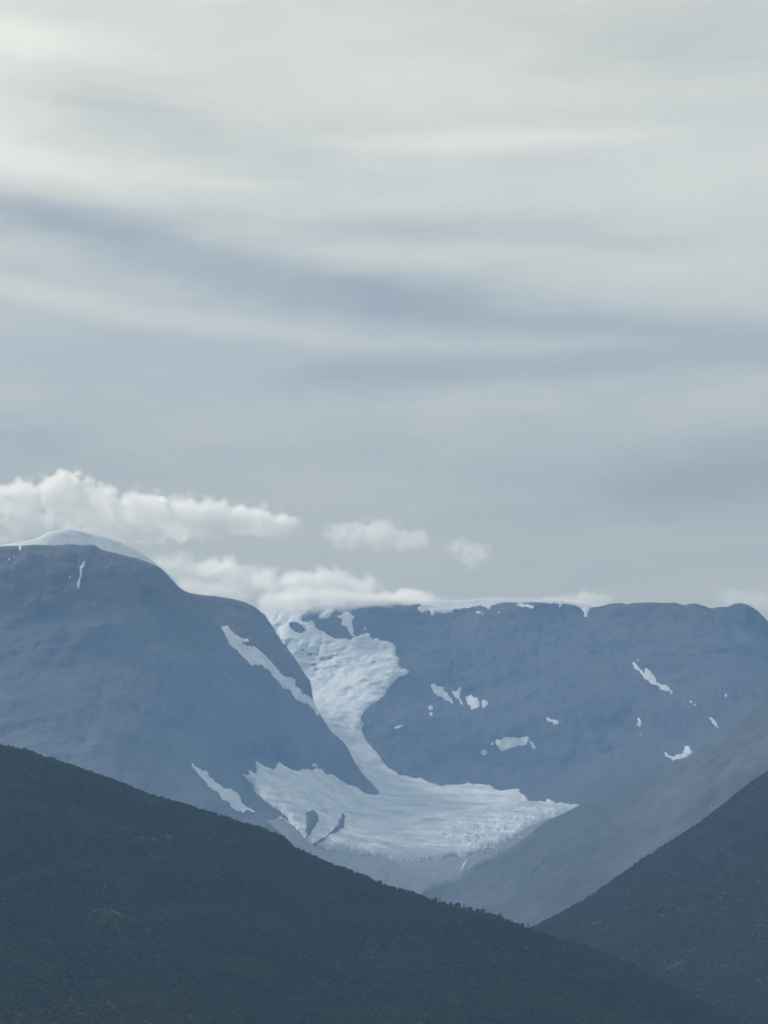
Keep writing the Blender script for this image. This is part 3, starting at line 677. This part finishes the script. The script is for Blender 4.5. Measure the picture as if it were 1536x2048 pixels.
crest_a = [(15, 4), (28, 3.5), (52, 4.5), (64, 3.5), (110, 3.5), (150, 3), (205, 3), (330, 4), (345, 3.5), (470, 3), (575, 3.5), (632, 5), (640, 4.2), (705, 4), (745, 4.2), (770, 4.5), (800, 4), (842, 4.2), (880, 5), (890, 6), (900, 5.2), (912, 5), (925, 6), (938, 6.5), (950, 5), (966, 4.5), (978, 5), (1010, 4.5), (1055, 5), (1065, 6), (1075, 5), (1095, 4), (1120, 4.2), (1150, 4), (1182, 4.5), (1205, 4.2), (1240, 4.5), (1275, 4.5), (1300, 4), (1330, 4.5)]
for i, (u, h) in enumerate(crest_a):
    p = crest_point('hill_a', u)
    if p is None: continue
    k = (4 + i % 2) if u in (890, 938, 1065, 632) else i % 4
    lab = {632: 'dark pointed tree on the left hill crest just below the rock window in the ice', 890: 'left of two dark pointed trees in the crest cluster below the glacier snout', 938: 'right of two dark pointed trees in the crest cluster below the glacier snout', 1065: 'dark pointed tree farthest right on the left hill crest'}[u] if k >= 4 else 'small leafy tree on the ' + ('upper left hill crest near the left edge' if u < 230 else 'left hill crest below the left mountain' if u < 600 else 'left hill crest below the ice basin' if u < 860 else 'left hill crest, in the ragged cluster below the glacier snout' if u < 1110 else 'lowest stretch of the left hill crest before the right hill')
    tree(p, h*1.4, k, lab, 'pointed trees on the left hill crest' if k >= 4 else 'leafy trees on the left hill crest')
for i, u in enumerate([1100, 1140, 1165, 1190, 1222, 1250, 1262, 1278, 1290, 1310, 1345, 1380, 1405, 1432, 1470, 1500, 1520]):
    p = crest_point('hill_b', u)
    if p is None: continue
    tree(p, random.uniform(4.2, 6.4), i % 4, 'small leafy tree on the ' + ('foot' if u < 1230 else 'middle stretch' if u < 1400 else 'top stretch') + ' of the steep right hill crest', 'leafy trees on the right hill crest')

def forest(name, key, count, hmin, hmax, label, gap=None, seed=5, j0=0):
    V, nz = SURF[key]; rs = np.random.RandomState(seed)
    S = V[:, j0:nz+5]; A = S[:-1, :-1]; e1 = S[1:, :-1]-A; e2 = S[:-1, 1:]-A
    ar = np.linalg.norm(np.cross(e1, e2), axis=2)
    # keep the hillside the photograph looks at, with a margin to both sides
    uu = 768 + FPX*A[:, :, 0]/A[:, :, 1]/math.cos(PITCH)
    ar = ar*((uu > -260) & (uu < 1800) & (A[:, :, 2] > 6))
    pick = rs.choice(ar.size, count, p=(ar/ar.sum()).ravel())
    a = A.reshape(-1, 3)[pick] + e1.reshape(-1, 3)[pick]*rs.rand(count, 1) + e2.reshape(-1, 3)[pick]*rs.rand(count, 1)
    if gap:
        b, e = np.array(at(*gap[0])), np.array(at(*gap[1])); d = e-b
        tt = np.clip(((a-b)@d)/(d@d), 0, 1); dist = np.linalg.norm(a-(b+tt[:, None]*d), axis=1)
        a = a[dist > gap[2]]
    dens = fbm(a[:, 0]/60, a[:, 1]/60, a[:, 2]/60, 3, seed)
    a = a[dens > -1.3 + 0.5*rs.rand(len(a))]
    me = bpy.data.meshes.new(name); me.from_pydata(a.tolist(), [], [])
    o = bpy.data.objects.new(name, me); COL.objects.link(o)
    tag(o, label, 'forest', kind='stuff')
    ng = bpy.data.node_groups.new('scatter_' + name, 'GeometryNodeTree')
    ng.interface.new_socket('Geometry', in_out='INPUT', socket_type='NodeSocketGeometry')
    ng.interface.new_socket('Geometry', in_out='OUTPUT', socket_type='NodeSocketGeometry')
    N = ng.nodes; Lk = ng.links
    gi = N.new('NodeGroupInput'); go = N.new('NodeGroupOutput')
    g2i = N.new('GeometryNodeGeometryToInstance')
    for k in (5, 3, 2, 1, 0):
        if k not in FIRST: continue
        oi = N.new('GeometryNodeObjectInfo'); oi.transform_space = 'ORIGINAL'; oi.inputs['Object'].default_value = FIRST[k]
        Lk.new(oi.outputs['Geometry'], g2i.inputs[0])
    ip = N.new('GeometryNodeInstanceOnPoints'); Lk.new(gi.outputs[0], ip.inputs['Points']); Lk.new(g2i.outputs[0], ip.inputs['Instance'])
    ip.inputs['Pick Instance'].default_value = True
    ri = N.new('FunctionNodeRandomValue'); ri.data_type = 'INT'
    ri.inputs[4].default_value = 0; ri.inputs[5].default_value = 39
    dv = N.new('ShaderNodeMath'); dv.operation = 'MODULO'; Lk.new(ri.outputs[2], dv.inputs[0]); dv.inputs[1].default_value = 5
    Lk.new(dv.outputs[0], ip.inputs['Instance Index'])
    rr = N.new('FunctionNodeRandomValue'); rr.data_type = 'FLOAT_VECTOR'; rr.inputs[0].default_value = (-.06, -.06, 0); rr.inputs[1].default_value = (.06, .06, 6.283); rr.inputs['Seed'].default_value = 3
    Lk.new(rr.outputs[0], ip.inputs['Rotation'])
    rsz = N.new('FunctionNodeRandomValue'); rsz.data_type = 'FLOAT'; rsz.inputs[2].default_value = hmin; rsz.inputs[3].default_value = hmax; rsz.inputs['Seed'].default_value = 8
    Lk.new(rsz.outputs[1], ip.inputs['Scale'])
    Lk.new(ip.outputs[0], go.inputs[0])
    md = o.modifiers.new('scatter', 'NODES'); md.node_group = ng
    return o
forest('birch_forest', 'hill_a', 120000, 2.2, 4.6, 'dense hazy birch wood covering the left foreground hill', seed=5)
forest('birch_forest', 'hill_b', 80000, 2.6, 5.2, 'dense hazy birch wood covering the steep right hill', gap=((1332, 1936, 3702), (1420, 1887, 3768), 8.0), seed=6)


# ------------------------------------------------------------------ haze
HX, HY0, HY1, HZ = 9000.0, -1500.0, 11950.0, 2290.0
bm = bmesh.new(); bmesh.ops.create_cube(bm, size=1.0)
for v in bm.verts:
    v.co = Vector((v.co.x*2*HX, HY0 + (v.co.y+.5)*(HY1-HY0), -40 + (v.co.z+.5)*(HZ+40)))
me = bpy.data.meshes.new('haze'); bm.to_mesh(me); bm.free()
hz = bpy.data.objects.new('haze', me); COL.objects.link(hz)
m, t, out = material('haze_air'); pv = t.node('ShaderNodeVolumePrincipled')
pv.inputs['Color'].default_value = (0.25, 0.455, 0.835, 1); pv.inputs['Density'].default_value = 6.5e-5; pv.inputs['Anisotropy'].default_value = 0.0
t.l.new(pv.outputs[0], out.inputs['Volume']); me.materials.append(m)
tag(hz, kind='stuff')
# denser air pooled in the valley between the wooded hills and the glacier: a flat lens of even density
bm = bmesh.new(); bmesh.ops.create_icosphere(bm, subdivisions=5, radius=1.0)
for v in bm.verts: v.co = Vector((v.co.x*4200, v.co.y*1750, v.co.z*780))
me = bpy.data.meshes.new('valley_mist'); bm.to_mesh(me); bm.free()
vm = bpy.data.objects.new('valley_mist', me); COL.objects.link(vm); vm.location = (-300, 6350, 330)
me.polygons.foreach_set('use_smooth', [True]*len(me.polygons))
m, t, out = material('valley_mist_air'); pv = t.node('ShaderNodeVolumePrincipled')
pv.inputs['Color'].default_value = (0.25, 0.455, 0.835, 1); pv.inputs['Density'].default_value = 7.0e-5; pv.inputs['Anisotropy'].default_value = 0.0
t.l.new(pv.outputs[0], out.inputs['Volume']); me.materials.append(m)
tag(vm, 'thin blue mist pooled in the valley below the glacier', 'mist', kind='stuff')


# ------------------------------------------------------------------ cumulus
def cloud(name, lobes, Y, label, dens=0.026, depth=0.45, erode=1.0, nscale=70.0, cat='cloud', hull=1.04, kind=None, grow=1.36):
    """lobes: (u, v, half width px, half height px)"""
    px = Y/FPX/math.cos(0.2)
    lobes = [(u, v, a*grow, b*grow) for u, v, a, b in lobes]
    C = [at(u, v, Y) for (u, v, a, b) in lobes]
    base = Vector((sum(c.x for c in C)/len(C), Y, min(c.z - q[3]*px for c, q in zip(C, lobes))))
    bm = bmesh.new(); spec = []
    rs = random.Random(len(lobes)*7 + int(lobes[0][0]))
    for c, (u, v, a, b) in zip(C, lobes):
        r = Vector((a*px, max(a, b)*px*depth, b*px)); l = c - base + Vector((0, rs.uniform(-.3, .3)*r.y, 0)); spec.append((l, r))
        bmesh.ops.create_icosphere(bm, subdivisions=3, radius=1.0, matrix=Matrix.Translation(l) @ Matrix.Diagonal((r.x*hull, r.y*hull, r.z*hull, 1)))
    me = bpy.data.meshes.new(name); bm.to_mesh(me); bm.free()
    o = bpy.data.objects.new(name, me); COL.objects.link(o); o.location = base
    md = o.modifiers.new('union', 'REMESH'); md.mode = 'VOXEL'; md.voxel_size = max(6.0, min(r.z for _, r in spec)*0.25); md.use_smooth_shade = True
    dg = bpy.context.evaluated_depsgraph_get(); dg.update()
    me2 = bpy.data.meshes.new_from_object(o.evaluated_get(dg)); o.modifiers.clear(); o.data = me2; me2.name = name
    m, t, out = material('cloud_' + name)
    p = t.node('ShaderNodeTexCoord').outputs['Object']
    wn = t.noise(p, 0.7/nscale, 5, .55, color=True)
    q = t.vmath('ADD', p, t.vmath('MULTIPLY', t.vmath('SUBTRACT', wn, (.5, .5, .5)), (nscale*.9, nscale*.9, nscale*.6)))
    f = None
    for l, r in spec:
        mm = t.mapping(q, scale=tuple(r), loc=tuple(l), typ='TEXTURE')
        ln = t.math('SUBTRACT', 1.0, t.vmath('LENGTH', mm, out=1))
        f = ln if f is None else t.math('SMOOTH_MAX', f, ln, 0.12)
    nn = t.noise(p, 1.1/nscale, 6, .6)
    vo = t.node('ShaderNodeTexVoronoi', feature='F1'); t.l.new(q, vo.inputs['Vector']); vo.inputs['Scale'].default_value = 0.95/nscale; vo.inputs['Detail'].default_value = 0.6; vo.inputs['Roughness'].default_value = 0.5
    er = t.math('MULTIPLY', t.math('ADD', t.math('MULTIPLY', t.smooth(nn, 0.25, 0.75), 0.6), t.math('MULTIPLY', vo.outputs['Distance'], 0.5)), erode)
    d = t.math('SUBTRACT', t.math('MULTIPLY', f, 1.6), er)
    d = t.smooth(d, -0.15, 0.5)
    d = t.math('MULTIPLY', d, t.smooth(f, 0.0, 0.25))
    pv = t.node('ShaderNodeVolumePrincipled'); pv.inputs['Color'].default_value = (0.995, 0.993, 0.985, 1); pv.inputs['Anisotropy'].default_value = 0.6
    t.put(pv.inputs['Density'], t.math('MULTIPLY', d, dens)); t.l.new(pv.outputs[0], out.inputs['Volume'])
    me2.materials.clear(); me2.materials.append(m)
    tag(o, label, cat, kind=kind)
    return o
CY = 12700.0
cloud('cloud', [(-60, 1010, 90, 70), (40, 1000, 75, 55), (120, 985, 75, 62), (70, 1060, 130, 42), (190, 1020, 85, 62), (280, 1030, 90, 62), (370, 1035, 95, 52), (450, 1042, 80, 44), (520, 1045, 60, 36), (555, 1048, 60, 32), (250, 1062, 150, 26)], CY, 'big cream cumulus bank towering over the ice cap at the left')
cloud('cloud', [(690, 1070, 60, 36), (750, 1068, 75, 38), (820, 1078, 58, 34)], CY, 'small flat cumulus puff floating above the glacier head', nscale=50, dens=.014, erode=1.15)
cloud('cloud', [(925, 1098, 48, 30), (955, 1108, 44, 36), (940, 1120, 36, 28)], CY, 'smallest ragged cumulus puff, right of the flat puff', nscale=40, dens=.010, erode=1.25)
cloud('cloud', [(340, 1150, 80, 60), (420, 1165, 100, 60), (510, 1185, 110, 55), (600, 1190, 100, 62), (660, 1185, 90, 55), (715, 1185, 65, 42), (800, 1205, 110, 32)], CY, 'low cumulus bank resting on the saddle behind the glacier head')
cloud('cloud', [(1175, 1200, 62, 24), (1120, 1208, 80, 18), (1000, 1212, 120, 18)], CY, 'thin white cloud puff peeping over the right part of the back rim', nscale=40, dens=.014)
cloud('cloud', [(1475, 1195, 60, 24), (1520, 1205, 70, 26)], CY, 'faint white cloud behind the jagged peak at the right edge', nscale=40, dens=.008)

cloud('mist', [(560, 1203, 60, 26), (610, 1200, 80, 32), (670, 1200, 80, 28), (735, 1203, 80, 17), (810, 1204, 70, 9)], 10835.0, grow=1.25, label='soft mist spilling over the saddle at the glacier head', nscale=55, dens=.022, erode=.75, depth=0.4, cat='mist')
cloud('mist', [(380, 1174, 50, 20), (430, 1181, 60, 15), (480, 1192, 40, 10)], 8975.0, grow=1.2, label='wisp of mist brushing the dark shoulder of the left mountain', nscale=45, dens=.013, erode=.75, depth=0.5, cat='mist')
